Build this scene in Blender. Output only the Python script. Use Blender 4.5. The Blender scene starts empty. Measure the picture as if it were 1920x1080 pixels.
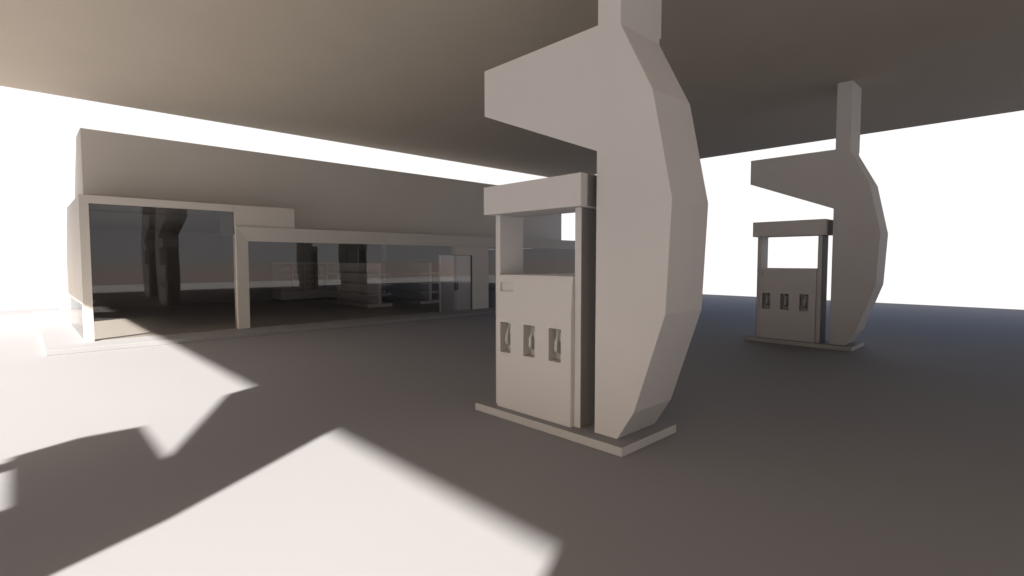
import bpy, bmesh, math
from mathutils import Vector

K = 1.15                    # metres per layout unit
sc = bpy.context.scene
COL = sc.collection

# ------------------------------------------------------------------ materials
def new_mat(name):
    m = bpy.data.materials.new(name); m.use_nodes = True
    nt = m.node_tree
    return m, nt, nt.nodes["Principled BSDF"]

def plaster(name, col, rough=0.75, mottled=0.04, bump=0.05, scale=1.2):
    """painted render: very faint mottling and a fine trowelled bump"""
    m, nt, b = new_mat(name)
    tc = nt.nodes.new("ShaderNodeTexCoord")
    n = nt.nodes.new("ShaderNodeTexNoise")
    n.inputs["Scale"].default_value = scale
    n.inputs["Detail"].default_value = 6
    nt.links.new(tc.outputs["Object"], n.inputs["Vector"])
    r = nt.nodes.new("ShaderNodeValToRGB")
    lo = [c * (1 - mottled) for c in col]; hi = [min(1, c * (1 + mottled)) for c in col]
    r.color_ramp.elements[0].color = (*lo, 1); r.color_ramp.elements[0].position = 0.3
    r.color_ramp.elements[1].color = (*hi, 1); r.color_ramp.elements[1].position = 0.7
    nt.links.new(n.outputs["Fac"], r.inputs["Fac"])
    nt.links.new(r.outputs["Color"], b.inputs["Base Color"])
    b.inputs["Roughness"].default_value = rough
    b.inputs["Specular IOR Level"].default_value = 0.25
    n2 = nt.nodes.new("ShaderNodeTexNoise"); n2.inputs["Scale"].default_value = 90
    n2.inputs["Detail"].default_value = 3
    nt.links.new(tc.outputs["Object"], n2.inputs["Vector"])
    bp = nt.nodes.new("ShaderNodeBump"); bp.inputs["Strength"].default_value = bump
    bp.inputs["Distance"].default_value = 0.01
    nt.links.new(n2.outputs["Fac"], bp.inputs["Height"])
    nt.links.new(bp.outputs["Normal"], b.inputs["Normal"])
    return m

def glass(name, tint, ior=1.5):
    m = bpy.data.materials.new(name); m.use_nodes = True
    nt = m.node_tree; nt.nodes.clear()
    out = nt.nodes.new("ShaderNodeOutputMaterial")
    mix = nt.nodes.new("ShaderNodeMixShader")
    fr = nt.nodes.new("ShaderNodeFresnel")
    # the pane is a thin slab without refraction: same reflectance on the way in and out
    ge = nt.nodes.new("ShaderNodeNewGeometry"); mi = nt.nodes.new("ShaderNodeMix"); mi.data_type = 'FLOAT'
    nt.links.new(ge.outputs["Backfacing"], mi.inputs[0])
    mi.inputs[2].default_value = ior; mi.inputs[3].default_value = 1 / ior
    nt.links.new(mi.outputs[0], fr.inputs["IOR"])
    tr = nt.nodes.new("ShaderNodeBsdfTransparent"); tr.inputs["Color"].default_value = (*tint, 1)
    gl = nt.nodes.new("ShaderNodeBsdfGlossy"); gl.inputs["Roughness"].default_value = 0.0
    nt.links.new(fr.outputs["Fac"], mix.inputs["Fac"])
    nt.links.new(tr.outputs["BSDF"], mix.inputs[1]); nt.links.new(gl.outputs["BSDF"], mix.inputs[2])
    nt.links.new(mix.outputs["Shader"], out.inputs["Surface"])
    return m

G, A = .29, .80
M = {
    "ground": plaster("ground_concrete", (G, G * .976, G * 1.03), 0.8, 0.012, 0.03, 0.35),
    "wall": plaster("wall_render", (.72, .675, .63), mottled=.015),
    "canopy": plaster("canopy_render", (.64, .555, .46), mottled=.015),
    "column": plaster("column_render", (A * 1.01, A * .965, A * .965), mottled=.015),
    "pump": plaster("dispenser_enamel", (A * 1.01, A * .965, A * .965), 0.55, 0.01, 0.02),
    "holder": plaster("holder_grey", (.70, .67, .65), 0.6, 0.01, 0.0),
    "side": plaster("side_shade", (.30, .28, .27), 0.6, 0.01, 0.0),  # darker than the pump: shade beside the column put into the colour
    "nozzle": plaster("nozzle_grey", (A * .8, A * .79, A * .78), 0.5, 0.02, 0.02),
    "kerb": plaster("kerb_concrete", (.31, .305, .315), 0.8),
    "shelf": plaster("shelf_enamel", (.86, .84, .84), 0.5, 0.02, 0.0),
    "inside": plaster("inside_render", (.50, .48, .475)),
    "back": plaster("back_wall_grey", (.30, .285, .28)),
    "ceiling": plaster("ceiling_shade", (.10, .095, .095), 0.9, 0.01, 0.0),  # near-black colour carries the shade under the shop roofs
    "floor": plaster("floor_tile", (.46, .44, .43), 0.5, 0.01, 0.0),
    "door": plaster("door_leaf_grey", (.44, .42, .42), 0.04, 0.02, 0.0),
    "island": plaster("island_concrete", (.66, .64, .64), 0.8),
    "dark": plaster("dark_metal", (.05, .048, .047), 0.4, 0.02, 0.0),
    "glass": glass("shop_glass", (.93, .915, .90), 1.75),
}

db = M["door"].node_tree.nodes["Principled BSDF"]
db.inputs["Specular IOR Level"].default_value = .5; db.inputs["IOR"].default_value = 1.9

# ------------------------------------------------------------------ mesh tools
class MB:
    def __init__(self): self.bm = bmesh.new()
    def face(self, pts):
        vs = [self.bm.verts.new(Vector(p) * K) for p in pts]
        return self.bm.faces.new(vs)
    def box(self, x0, x1, y0, y1, z0, z1):
        v = [self.bm.verts.new(Vector((x, y, z)) * K) for x in (x0, x1) for y in (y0, y1) for z in (z0, z1)]
        for q in ((0,1,3,2),(4,6,7,5),(0,4,5,1),(2,3,7,6),(0,2,6,4),(1,5,7,3)):
            self.bm.faces.new([v[i] for i in q])
        return self
    def prism(self, poly, axis, a, b):
        """extrude a 2-D polygon along an axis ('x': poly is (y,z); 'y': poly is (x,z))"""
        P = (lambda u, w, t: (t, u, w)) if axis == 'x' else (lambda u, w, t: (u, t, w))
        n = len(poly)
        va = [self.bm.verts.new(Vector(P(u, w, a)) * K) for u, w in poly]
        vb = [self.bm.verts.new(Vector(P(u, w, b)) * K) for u, w in poly]
        self.bm.faces.new(va); self.bm.faces.new(vb[::-1])
        for i in range(n):
            j = (i + 1) % n
            self.bm.faces.new((va[i], va[j], vb[j], vb[i]))
        return self
    def tube(self, pts, rad, n=10):
        rings = []
        pts = [Vector(p) * K for p in pts]
        for i, p in enumerate(pts):
            d = (pts[min(i + 1, len(pts) - 1)] - pts[max(i - 1, 0)]).normalized()
            a = d.cross(Vector((0, 1, 0)))
            if a.length < .01: a = d.cross(Vector((1, 0, 0)))
            a.normalize(); b = d.cross(a)
            r = (rad[i] if isinstance(rad, (list, tuple)) else rad) * K
            rings.append([self.bm.verts.new(p + (a * math.cos(t) + b * math.sin(t)) * r)
                          for t in [2 * math.pi * k / n for k in range(n)]])
        for r0, r1 in zip(rings, rings[1:]):
            for k in range(n):
                f = self.bm.faces.new((r0[k], r0[(k + 1) % n], r1[(k + 1) % n], r1[k])); f.smooth = True
        self.bm.faces.new(rings[0][::-1]); self.bm.faces.new(rings[-1])
        return self
    def build(self, name, mat, parent=None, bevel=0.0):
        bmesh.ops.recalc_face_normals(self.bm, faces=self.bm.faces)
        me = bpy.data.meshes.new(name); self.bm.to_mesh(me); self.bm.free()
        me.materials.append(mat)
        o = bpy.data.objects.new(name, me); COL.objects.link(o)
        if parent: o.parent = parent
        if bevel:
            md = o.modifiers.new("edge", "BEVEL"); md.width = bevel; md.segments = 2
            md.limit_method = 'ANGLE'; md.angle_limit = math.radians(15)
            md.harden_normals = False
        return o

def tag(o, label=None, cat=None, group=None, kind=None):
    if label: o["label"] = label
    if cat: o["category"] = cat
    if group: o["group"] = group
    if kind: o["kind"] = kind
    return o

def empty(name, loc=(0, 0, 0)):
    o = bpy.data.objects.new(name, None); o.location = Vector(loc) * K
    o.empty_display_size = .2
    COL.objects.link(o); return o

def part(mb, name, mat, root, bevel=0.0, parent=None):
    """a part whose mesh was drawn in layout coordinates, hung under its thing"""
    o = mb.build(name, mat, None, bevel)
    o.parent = parent or root
    if parent is None:
        o.matrix_parent_inverse.identity()
        o.location = -root.location
    return o

def copy_tree(o, parent=None):
    c = o.copy(); COL.objects.link(c)
    if parent: c.parent = parent
    for ch in list(o.children): copy_tree(ch, c)
    return c

# ------------------------------------------------------------------ setting
GX0, GX1, GY0, GY1 = -19.0, 23.78, -18.0, 23.1
GX2, GYN = 62.0, -.45           # the rear apron runs on to the right
gm = MB()
gp = [(GX0, GY0), (GX2, GY0), (GX2, GYN), (GX1, GYN), (GX1, GY1), (GX0, GY1)]
gm.face([(x, y, 0) for x, y in gp]); gm.face([(x, y, -.25) for x, y in gp])
for a, b in zip(gp, gp[1:] + gp[:1]): gm.face([(*a, 0), (*b, 0), (*b, -.25), (*a, -.25)])
bmesh.ops.remove_doubles(gm.bm, verts=gm.bm.verts, dist=1e-5)
tag(gm.build("ground", M["ground"]), kind="structure")
KX0, KY0, KX1, KY1, ZK = .2585, 11.625, 18.6, 21.4, .0903
tag(MB().box(KX0, KX1, KY0, KY1, 0, ZK - .004).build("kerb", M["kerb"], None, .008), kind="structure")
tag(MB().box(KX0 + .01, KX1 - .01, KY0 + .01, KY1 - .01, ZK - .0035, ZK - .0005).build("pavement", M["ground"]), kind="structure")

# ------------------------------------------------------------------ pump islands
S = 7.0553
ZB = .0781
XP0, XP1 = 3.633, 4.2433
profile = [(2.7366, ZB), (2.4944, ZB), (2.3339, .3417), (2.0603, 1.1805), (2.0186, 2.0861), (2.2004, 2.9514),
           (2.5047, 3.5452), (2.5047, 4.7753), (2.7366, 4.7753), (2.7366, 3.6075), (4.2194, 3.6082), (4.2194, 3.1353), (2.7366, 2.5475)]
HC = 4.7773

def make_island():
    root = empty("pump_island", (3.93, 3.28, 0))
    part(MB().box(3.489, 4.3763, 2.3475, 4.2191, 0, ZB - .004), "kerb", M["island"], root, .006)
    part(MB().box(3.495, 4.3703, 2.3535, 4.2131, ZB - .0035, ZB - .001), "top_shade_sheet", M["ground"], root)  # darker than the kerb: shade on the upward face put into the colour
    return root

def make_column():
    root = empty("canopy_column", (3.93, 2.5, ZB))
    part(MB().prism(profile, 'x', XP0, XP1), "shaft", M["column"], root, .006)
    part(MB().box(XP1 - .01, XP1 + .028, 2.5077, 2.7336, 3.6085, HC - .002), "back_plate", M["column"], root)
    return root

XL0, XL1 = 3.6286, 3.9717
YL1, YL1I, YL0I, YL0 = 4.037, 3.9687, 2.967, 2.897
ZST, ZSB, ZBT = 2.364, 2.0773, 1.459
XS0, XS1 = 3.5213, 3.985
XBK = 4.02
NICHE = [(3.765, 3.918), (3.427, 3.58), (3.091, 3.242)]
NZ0, NZ1 = .658, .97
DISP = (3.735, 3.931, 1.29, 1.38)
NB = 3.692                   # back plane of the nozzle niches

def xf(z):
    pts = [(0, 3.583), (1.106, 3.583), (1.322, 3.594), (1.42, 3.602), (ZBT, 3.612)]
    for (a, xa), (b, xb) in zip(pts, pts[1:]):
        if z <= b: return xa + (xb - xa) * (z - a) / (b - a)
    return pts[-1][1]

def make_dispenser():
    root = empty("fuel_dispenser", (3.8, 3.467, ZB))
    # cabinet: front skin with openings for niches and display, plain back
    y0, y1 = YL0I + .004, YL1I - .002
    ys = sorted({y0, y1, *[v for n in NICHE for v in n], DISP[0], DISP[1]})
    zs = sorted({ZB, NZ0, NZ1, 1.106, DISP[2], 1.322, DISP[3], 1.42, ZBT})
    mb = MB()
    def hole(ya, yb, za, zb):
        ym, zm = (ya + yb) / 2, (za + zb) / 2
        return (any(a < ym < b for a, b in NICHE) and NZ0 < zm < NZ1) or \
               (DISP[0] < ym < DISP[1] and DISP[2] < zm < DISP[3])
    for ya, yb in zip(ys, ys[1:]):
        for za, zb in zip(zs, zs[1:]):
            if not hole(ya, yb, za, zb):
                mb.face([(xf(za), ya, za), (xf(za), yb, za), (xf(zb), yb, zb), (xf(zb), ya, zb)])
    for y in (y0, y1):
        mb.face([(xf(z), y, z) for z in zs] + [(XBK, y, ZBT), (XBK, y, ZB)])
    mb.face([(xf(ZBT), y0, ZBT), (xf(ZBT), y1, ZBT), (XBK, y1, ZBT), (XBK, y0, ZBT)])
    mb.face([(XBK, y0, ZB), (XBK, y1, ZB), (XBK, y1, ZBT), (XBK, y0, ZBT)])
    bmesh.ops.remove_doubles(mb.bm, verts=mb.bm.verts, dist=1e-5)
    part(mb, "cabinet", M["pump"], root)
    def recess(a, b, za, zb, back):
        r = MB()
        f = lambda z: xf(z) + .0006
        r.face([(back, a, za), (back, b, za), (back, b, zb), (back, a, zb)])
        r.face([(f(za), a, za), (back, a, za), (back, a, zb), (f(zb), a, zb)])
        r.face([(f(za), b, za), (back, b, za), (back, b, zb), (f(zb), b, zb)])
        r.face([(f(za), a, za), (f(za), b, za), (back, b, za), (back, a, za)])
        r.face([(f(zb), a, zb), (f(zb), b, zb), (back, b, zb), (back, a, zb)])
        return r
    part(recess(*DISP, 3.618), "display", M["pump"], root)
    for a, b in NICHE:
        nc = part(recess(a, b, NZ0, NZ1, NB), "nozzle_holder", M["holder"], root)
        yc = (a + b) / 2 - .004
        # nozzle: body plate that stands out of the niche, spout bending back into its top
        body = MB()
        poly = [(3.604, .865), (3.592, .842), (3.590, .762), (3.600, .744), (3.620, .738),
                (3.668, .712), (3.680, .722), (3.668, .745), (3.640, .80), (3.625, .86)]
        body.prism(poly, 'y', yc - .017, yc + .017)
        nz = part(body, "nozzle", M["nozzle"], root, .004)
        sp = MB().tube([(3.606, yc, .85), (3.616, yc, .885), (3.636, yc, .918), (3.664, yc, .945), (3.690, yc, .960)],
                       [.012, .0105, .0095, .009, .009])
        s = sp.build("spout", M["nozzle"]); s.parent = nz
        gd = MB().tube([(3.628, yc, .852), (3.660, yc, .815), (3.672, yc, .765), (3.666, yc, .725)], .0055, 8)
        g = gd.build("trigger_guard", M["nozzle"]); g.parent = nz
    # side posts and header box, plus dark sheets carrying the shade
    part(MB().box(XL0, XL1, YL1I, YL1, ZB, ZSB), "side_post", M["pump"], root, .004)
    part(MB().box(XL0, XL1, YL0, YL0I, ZB, ZSB), "side_post", M["pump"], root, .004)
    part(MB().box(XL0 + .003, XL1 - .003, YL0 - .007, YL0 - .0005, ZB + .004, ZSB - .004), "side_shade_sheet", M["side"], root)
    part(MB().box(XL0 + .003, XL1 - .003, YL1 + .0005, YL1 + .007, ZB + .004, ZSB - .004), "side_shade_sheet", M["side"], root)
    part(MB().box(XS0 + .09, XS1 - .004, 2.8124, 2.8179, ZSB + .004, ZST - .004), "end_shade_sheet", M["side"], root)
    part(MB().box(XS0, XS1, 2.8184, 4.1061, ZSB, ZST), "header_box", M["pump"], root, .005)
    return root

# (offset x, offset y, words)
PLACES = [
    (0, 0, "nearest and largest"),
    (S, 0, "farther off at the right"),
    (-S, 0, "out of frame to the left"),
    (.45, -6.2, "mirrored in the left shop window"),
    (-.15 - S, -5.18, "rearmost, out of frame behind the camera"),
    (S + .45, -6.2, "mirrored in the long shop window"),
]
isl, colm, dsp = make_island(), make_column(), make_dispenser()
for i, (ox, oy, where) in enumerate(PLACES):
    a, b, c = (isl, colm, dsp) if i == 0 else (copy_tree(isl), copy_tree(colm), copy_tree(dsp))
    if i:
        for o in (a, b, c): o.location = o.location + Vector((ox, oy, 0)) * K
    tag(a, "low grey slab under the fuel dispenser " + where, "pump island", "pump islands under the canopy")
    tag(b, "grey faceted canopy column with bulging edge, " + where, "column", "columns carrying the canopy")
    tag(c, "grey fuel dispenser with three nozzle niches, " + where, "fuel dispenser", "fuel dispensers under the canopy")

# ------------------------------------------------------------------ canopy
CX0, CX1, CY0, CY1, CT = -5.78, 15.4453, -12.0, 13.3016, .95  # unseen rear edge pushed back to shade more of the ground
cn = empty("station_canopy", ((CX0 + CX1) / 2, (CY0 + CY1) / 2, HC))
tag(cn, "huge flat pale canopy roof spread over the fuel dispensers", "canopy")
part(MB().box(CX0 + .012, CX1 - .012, CY0 + .012, CY1 - .012, HC, HC + .05), "soffit", M["canopy"], cn)
fm = MB()
fm.box(CX0, CX1, CY0, CY1, HC + .052, HC + CT)
part(fm, "roof_slab", M["canopy"], cn, .01)

# ------------------------------------------------------------------ shop
sh = empty("shop_building", (9, 16.4, ZK))
tag(sh, "long low grey station shop with large dark windows and a taller block on its roof", "building")
def P(mb, name, mat, bevel=0.0, parent=None): return part(mb, name, mat, sh, bevel, parent)
YF, YD = 12.381, 12.336
X0, X1, YB = .8217, 17.5, 20.8
WT = .14                       # wall thickness
ZF = ZK + .006
# floor, ceiling, shell
P(MB().box(X0 + WT + .002, X1 - WT - .002, YF + .05, YB - WT - .002, ZK + .002, ZF), "floor", M["floor"])
P(MB().box(X0, X0 + WT, YF, 12.52, ZK, 2.675), "wall", M["wall"])
P(MB().box(X0, X0 + WT, 12.52, 16.2, .78, 2.675), "wall", M["wall"])
P(MB().box(X0, X0 + WT, 16.2, YB, ZK, 2.675), "wall", M["wall"])
P(MB().box(X0 + .01, X0 + .018, 12.522, 16.198, ZK + .002, .778), "window", M["glass"])  # added low glass strip that lets sun onto the floor inside
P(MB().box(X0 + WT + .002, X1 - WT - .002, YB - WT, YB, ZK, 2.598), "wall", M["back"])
P(MB().box(X1 - WT, X1, YD + .30, 17.70, ZK, 2.19), "wall", M["wall"], .006)
P(MB().box(X1 - WT, X1, 17.702, 19.35, ZK, .35), "wall", M["wall"])
P(MB().box(X1 - WT, X1, 19.352, YB, ZK, 2.19), "wall", M["wall"])
P(MB().box(X1 - .08, X1 - .07, 17.704, 19.348, .354, 2.196), "window", M["glass"])  # added glazing, out of view, to bring daylight into the shop
# roof over the left bay, and the lower roof to the right
P(MB().box(X0, 3.432, YF, 13.5, 2.677, 2.8251), "roof", M["wall"], .005)
P(MB().box(X0, .954, 13.502, YB, 2.677, 2.8251), "roof", M["wall"])
P(MB().box(3.46, X1, YD + .222, 13.5, 2.20, 2.3592), "roof", M["wall"])
P(MB().box(15.46, X1, 13.502, YB, 2.20, 2.3592), "roof", M["wall"])
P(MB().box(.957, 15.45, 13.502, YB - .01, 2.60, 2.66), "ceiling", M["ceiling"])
# upper block set back on the roof
YU, ZU = 13.32, 4.225
P(MB().prism([(.957, 2.83), (4.74, 2.83), (4.74, 2.361), (15.452, 2.361), (15.452, ZU), (.957, ZU)], 'y', YU, YU + .16), "upper_wall", M["wall"], .006)
P(MB().box(.957, 1.117, YU + .162, YB, 2.83, ZU), "upper_wall", M["wall"])
P(MB().box(15.292, 15.452, YU + .162, YB, 2.361, ZU), "upper_wall", M["wall"])
P(MB().box(1.119, 15.29, YB - .16, YB, 2.67, ZU), "upper_wall", M["wall"])
P(MB().box(1.119, 15.29, YU + .162, YB - .162, ZU - .16, ZU - .01), "upper_roof", M["wall"])
P(MB().box(3.435, 3.447, YF - .004, YF + .055, 2.3605, 2.8270), "fascia_end", M["wall"])
# block above the first frame post (blank sign panel)
P(MB().box(3.436, 3.446, YF + .06, 13.52, 2.183, 2.826), "wall", M["ceiling"])  # added dark sheet hiding the pale roof end, painted shade
P(MB().box(X0 + WT + .004, 3.43, YF + .06, 13.5, 2.655, 2.674), "ceiling", M["ceiling"])  # added dark sheet under the left roof, shade put into its colour
P(MB().box(3.462, X1 - .15, YD + .23, 13.5, 2.184, 2.198), "ceiling", M["ceiling"])  # same painted shade below the lower roof
P(MB().box(3.448, 4.730, YF - .004, 13.318, 2.3605, 2.8270), "fascia_block", M["wall"], .005)
P(MB().box(3.462, 4.738, 13.32, 13.48, 2.361, 2.828), "wall", M["wall"])
# left display window
f = P(MB().box(X0 + WT + .001, 3.436, YF + .05, YF + .058, ZK + .004, 2.675), "window", M["glass"])

# splayed frame of the long window: faces lean back towards the pane
XO, XI, ZO, ZI = 3.4441, 3.6989, 2.3598, 2.0402
DP = .05
fr = MB()
def quad_frame(mb, pts_out, pts_in):
    """outer points at YD, inner ones set back by DP"""
    n = len(pts_out)
    for i in range(n - 1):
        a, b, c, d = pts_out[i], pts_out[i + 1], pts_in[i + 1], pts_in[i]
        mb.face([(a[0], YD, a[1]), (b[0], YD, b[1]), (c[0], YD + DP, c[1]), (d[0], YD + DP, d[1])])
po = [(XO, ZK), (XO, ZO), (X1, ZO), (X1, ZK)]
pi = [(XI, ZK), (XI, ZI), (X1 - .25, ZI), (X1 - .25, ZK)]
quad_frame(fr, po, pi)
for (a, b) in zip(po, po[1:]):           # outer returns
    fr.face([(a[0], YD, a[1]), (b[0], YD, b[1]), (b[0], YD + .22, b[1]), (a[0], YD + .22, a[1])])
for (a, b) in zip(pi, pi[1:]):           # reveals towards the pane
    fr.face([(a[0], YD + DP, a[1]), (b[0], YD + DP, b[1]), (b[0], YD + .12, b[1]), (a[0], YD + .12, a[1])])
for o_, i_ in zip((po[0], po[-1]), (pi[0], pi[-1])):
    pass
for (a, b, c, d) in ((po[0], po[1], pi[1], pi[0]), (po[1], po[2], pi[2], pi[1]), (po[2], po[3], pi[3], pi[2])):
    fr.face([(a[0], YD + .12 if 0 else YD + .22, a[1]), (b[0], YD + .22, b[1]), (c[0], YD + .12, c[1]), (d[0], YD + .12, d[1])])
bmesh.ops.remove_doubles(fr.bm, verts=fr.bm.verts, dist=1e-5)
wf = P(fr, "window_frame", M["wall"])

# pier with the door, between the two panes
PX0, PX1 = 9.444, 10.83
DX0, DX1, DZ = 8.945, 10.168, 1.775
P(MB().box(DX1 + .004, PX1, YD + .062, YD + .17, ZK, ZI + .03), "wall", M["wall"])
P(MB().box(PX0, DX1 + .002, YD + .062, YD + .17, DZ + .004, ZI + .03), "wall", M["wall"])
P(MB().box(XI - .02, PX0, YD + .075, YD + .083, ZK + .004, ZI + .01), "window", M["glass"])
P(MB().box(PX1 + .002, X1 - .24, YD + .075, YD + .083, ZK + .004, ZI + .01), "window", M["glass"])
dr = P(MB().box(DX0 + .004, DX0 + .045, YD + .10, YD + .15, ZK + .004, DZ), "door_frame", M["shelf"])
P(MB().box(DX1 - .016, DX1 - .002, YD + .10, YD + .15, ZK + .004, DZ), "door_frame", M["dark"])
XM = 9.556
for xa, xb, hx in ((DX0 + .05, XM - .006, XM - .05), (XM + .006, DX1 - .018, XM + .045)):
    d = P(MB().box(xa, xb, YD + .115, YD + .135, ZK + .02, DZ - .006), "door", M["door"])
    rl = MB().box(xa, xb, YD + .112, YD + .138, ZK + .012, ZK + .13)
    rl.build("bottom_rail", M["door"]).parent = d
    st = MB()
    if hx < XM: st.box(xb - .07, xb, YD + .112, YD + .138, ZK + .132, DZ - .008)
    else: st.box(xa, xa + .05, YD + .112, YD + .138, ZK + .132, DZ - .008)
    st.build("stile", M["door"]).parent = d
    h = MB().tube([(hx, YD + .112, .72), (hx, YD + .088, .725), (hx, YD + .088, .92), (hx, YD + .112, .925)], .012, 8)
    h.build("handle", M["dark"]).parent = d
P(MB().box(9.13, 9.98, YD + .18, YD + .30, 1.69, 1.752), "door_operator", M["shelf"], .004)
# post inside, behind the aisle
P(MB().box(11.25, 11.44, 19.75, 19.94, ZF + .002, 2.598), "inner_post", M["shelf"])

# ------------------------------------------------------------------ shop fittings
def make_gondola():
    root = empty("shelf_unit", (8.4, 16.3, ZF))
    ya, yb = 14.95, 18.0
    part(MB().prism([(7.955, ZF + .115), (7.98, ZF + .01), (8.83, ZF + .01), (8.858, ZF + .115)], 'y', ya, yb), "base", M["shelf"], root, .006)
    part(MB().box(8.345, 8.465, ya + .03, yb - .03, ZF + .117, 1.53), "upright", M["shelf"], root, .006)
    for z in (.50, .825, 1.17):
        mb = MB()
        mb.box(7.985, 8.343, ya + .02, yb - .02, z - .022, z + .022)
        mb.box(8.467, 8.822, ya + .02, yb - .02, z - .022, z + .022)
        part(mb, "shelf", M["shelf"], root, .003)
    return root
g1 = make_gondola()
tag(g1, "white double-sided shelf unit, the left of two behind the long shop window", "shelf unit", "shelf units in the shop")
g2 = copy_tree(g1); g2.location = g2.location + Vector((2.01, .05, 0)) * K
tag(g2, "white double-sided shelf unit beside the shop door, the right of two", "shelf unit", "shelf units in the shop")

cl = empty("drinks_cooler", (8.04, 19.9, ZF))
tag(cl, "upright grey drinks cooler with five bays along the back wall of the shop", "cooler")
CXA, CXB, CYF, CYR = 6.92, 9.16, 19.55, 20.45
part(MB().box(CXA, CXB, CYF + .04, CYR, ZF + .002, ZF + .06), "plinth", M["dark"], cl)
part(MB().box(CXA, CXB, CYF, CYR, ZF + .062, .48), "base_cabinet", M["shelf"], cl, .006)
shell = MB()
shell.box(CXA, CXA + .04, CYF, CYR, .482, 1.49)
shell.box(CXB - .04, CXB, CYF, CYR, .482, 1.49)
shell.box(CXA + .041, CXB - .041, CYR - .05, CYR, .482, 1.49)
part(shell, "carcass", M["holder"], cl)
part(MB().box(CXA, CXB, CYF, CYR, 1.491, 1.56), "top_panel", M["shelf"], cl, .006)
bw = (CXB - CXA) / 5
for k in range(1, 5):
    part(MB().box(CXA + bw * k - .02, CXA + bw * k + .02, CYF, CYF + .05, .482, 1.489), "mullion", M["shelf"], cl)
rows = (.50, .74, .98, 1.22)
for z in rows:
    part(MB().box(CXA + .042, CXB - .042, CYF + .06, CYR - .052, z, z + .02), "shelf", M["shelf"], cl)
bt0 = None
for z in rows:
    for k in range(5):
        for j in range(5):
            x = CXA + bw * k + .075 + j * (bw - .15) / 4
            if bt0 is None:
                b = MB().tube([(0, 0, 0), (0, 0, .10), (0, 0, .135), (0, 0, .18)], [.033, .033, .012, .012], 8)
                bt0 = bt = b.build("bottle", M["shelf"])
                tag(bt, "small pale bottle standing in a row inside the drinks cooler", "bottle", "bottles in the drinks cooler")
            else:
                bt = bt0.copy(); COL.objects.link(bt)
            bt.location = Vector((x, CYF + .16, z + .021)) * K

# ------------------------------------------------------------------ camera
cam = bpy.data.cameras.new("camera"); co = bpy.data.objects.new("camera", cam); COL.objects.link(co)
cam.sensor_width = 36; cam.lens = 962.763 / 1920 * 36
cam.clip_start = .05; cam.clip_end = 2000
co.location = (0, 0, 1.6 * K)
ya, pt = 0.7637, 0.0526
fw = Vector((math.sin(ya) * math.cos(pt), math.cos(ya) * math.cos(pt), -math.sin(pt)))
co.rotation_euler = fw.to_track_quat('-Z', 'Y').to_euler()
sc.camera = co

# ------------------------------------------------------------------ light
SX, SY = 1.64, .81             # shadow offset per unit of height
el = math.atan(1 / math.hypot(SX, SY))
az = math.atan2(-SX, -SY)      # towards the sun, clockwise from +Y
ld = bpy.data.lights.new("sun", 'SUN'); lo = bpy.data.objects.new("sun", ld); COL.objects.link(lo)
ld.energy = 16.8; ld.angle = math.radians(.9); ld.color = (1.0, .966, .875)
lo.rotation_euler = Vector((SX, SY, -1)).to_track_quat('-Z', 'Y').to_euler()
lo.location = (-20, -10, 20)

w = bpy.data.worlds.new("World"); sc.world = w; w.use_nodes = True
nt = w.node_tree; nt.nodes.clear()
out = nt.nodes.new("ShaderNodeOutputWorld")
sky = nt.nodes.new("ShaderNodeTexSky"); sky.sky_type = 'NISHITA'; sky.sun_disc = False
sky.sun_elevation = el; sky.sun_rotation = az % (2 * math.pi)
sky.air_density = 1.0; sky.dust_density = 6.0; sky.ozone_density = 1.0
bg = nt.nodes.new("ShaderNodeBackground"); bg.inputs["Strength"].default_value = 0.15
nt.links.new(sky.outputs["Color"], bg.inputs["Color"])
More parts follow.
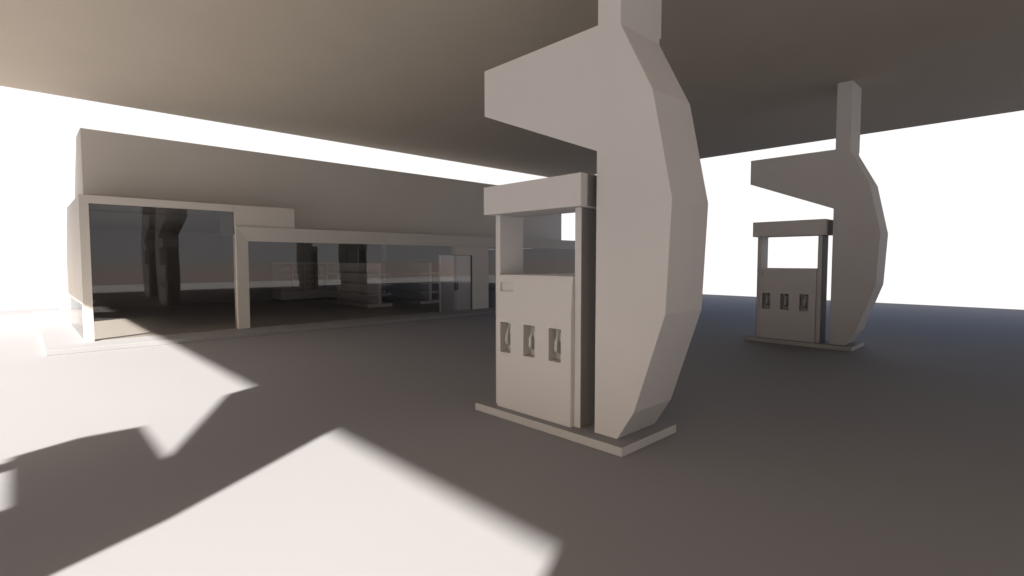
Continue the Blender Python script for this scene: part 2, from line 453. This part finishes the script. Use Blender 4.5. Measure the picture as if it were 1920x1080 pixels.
# white haze low over the horizon: set brightest where the camera looks, thinned elsewhere
tc = nt.nodes.new("ShaderNodeTexCoord"); sp = nt.nodes.new("ShaderNodeSeparateXYZ")
nt.links.new(tc.outputs["Generated"], sp.inputs["Vector"])
def maprange(src, a, b, c, d):
    m = nt.nodes.new("ShaderNodeMapRange"); m.interpolation_type = 'SMOOTHSTEP'
    for k, v in zip(("From Min", "From Max", "To Min", "To Max"), (a, b, c, d)): m.inputs[k].default_value = v
    nt.links.new(src, m.inputs["Value"]); return m.outputs["Result"]
dot = nt.nodes.new("ShaderNodeVectorMath"); dot.operation = 'DOT_PRODUCT'
dot.inputs[1].default_value = (math.sin(.7637), math.cos(.7637), 0)
nt.links.new(tc.outputs["Generated"], dot.inputs[0])
hz = nt.nodes.new("ShaderNodeBackground")
# the low haze away from the view is bluish above the horizon, dusty brown under it
rc = nt.nodes.new("ShaderNodeMix"); rc.data_type = 'RGBA'
rc.inputs[6].default_value = (1.12, .93, .85, 1); rc.inputs[7].default_value = (1.0, .985, 1.01, 1)
nt.links.new(maprange(sp.outputs["Z"], -.012, .004, 0, 1), rc.inputs[0])
far = maprange(dot.outputs["Value"], .42, .66, 0, 1)
side = maprange(sp.outputs["X"], -.25, .12, .10, .58)
mm = nt.nodes.new("ShaderNodeMix"); mm.data_type = 'FLOAT'
nt.links.new(far, mm.inputs[0]); nt.links.new(side, mm.inputs[2]); mm.inputs[3].default_value = 1.06
nt.links.new(mm.outputs[0], hz.inputs["Strength"])
cc = nt.nodes.new("ShaderNodeMix"); cc.data_type = 'RGBA'
nt.links.new(far, cc.inputs[0]); nt.links.new(rc.outputs[2], cc.inputs[6]); cc.inputs[7].default_value = (1, .985, .97, 1)
nt.links.new(cc.outputs[2], hz.inputs["Color"])
low = nt.nodes.new("ShaderNodeMath"); low.operation = 'MULTIPLY'
nt.links.new(maprange(sp.outputs["Z"], .245, .30, 1, 0), low.inputs[0])
nt.links.new(maprange(sp.outputs["Z"], -.17, -.085, .06, 1), low.inputs[1])
mx = nt.nodes.new("ShaderNodeMixShader")
nt.links.new(low.outputs[0], mx.inputs["Fac"])
nt.links.new(bg.outputs["Background"], mx.inputs[1]); nt.links.new(hz.outputs["Background"], mx.inputs[2])
nt.links.new(mx.outputs["Shader"], out.inputs["Surface"])

# ------------------------------------------------------------------ render
sc.render.engine = 'CYCLES'
sc.cycles.max_bounces = 8; sc.cycles.diffuse_bounces = 2; sc.cycles.transparent_max_bounces = 8
sc.cycles.use_denoising = True
sc.view_settings.view_transform = 'Standard'; sc.view_settings.look = 'None'
sc.view_settings.exposure = 0; sc.view_settings.gamma = 1
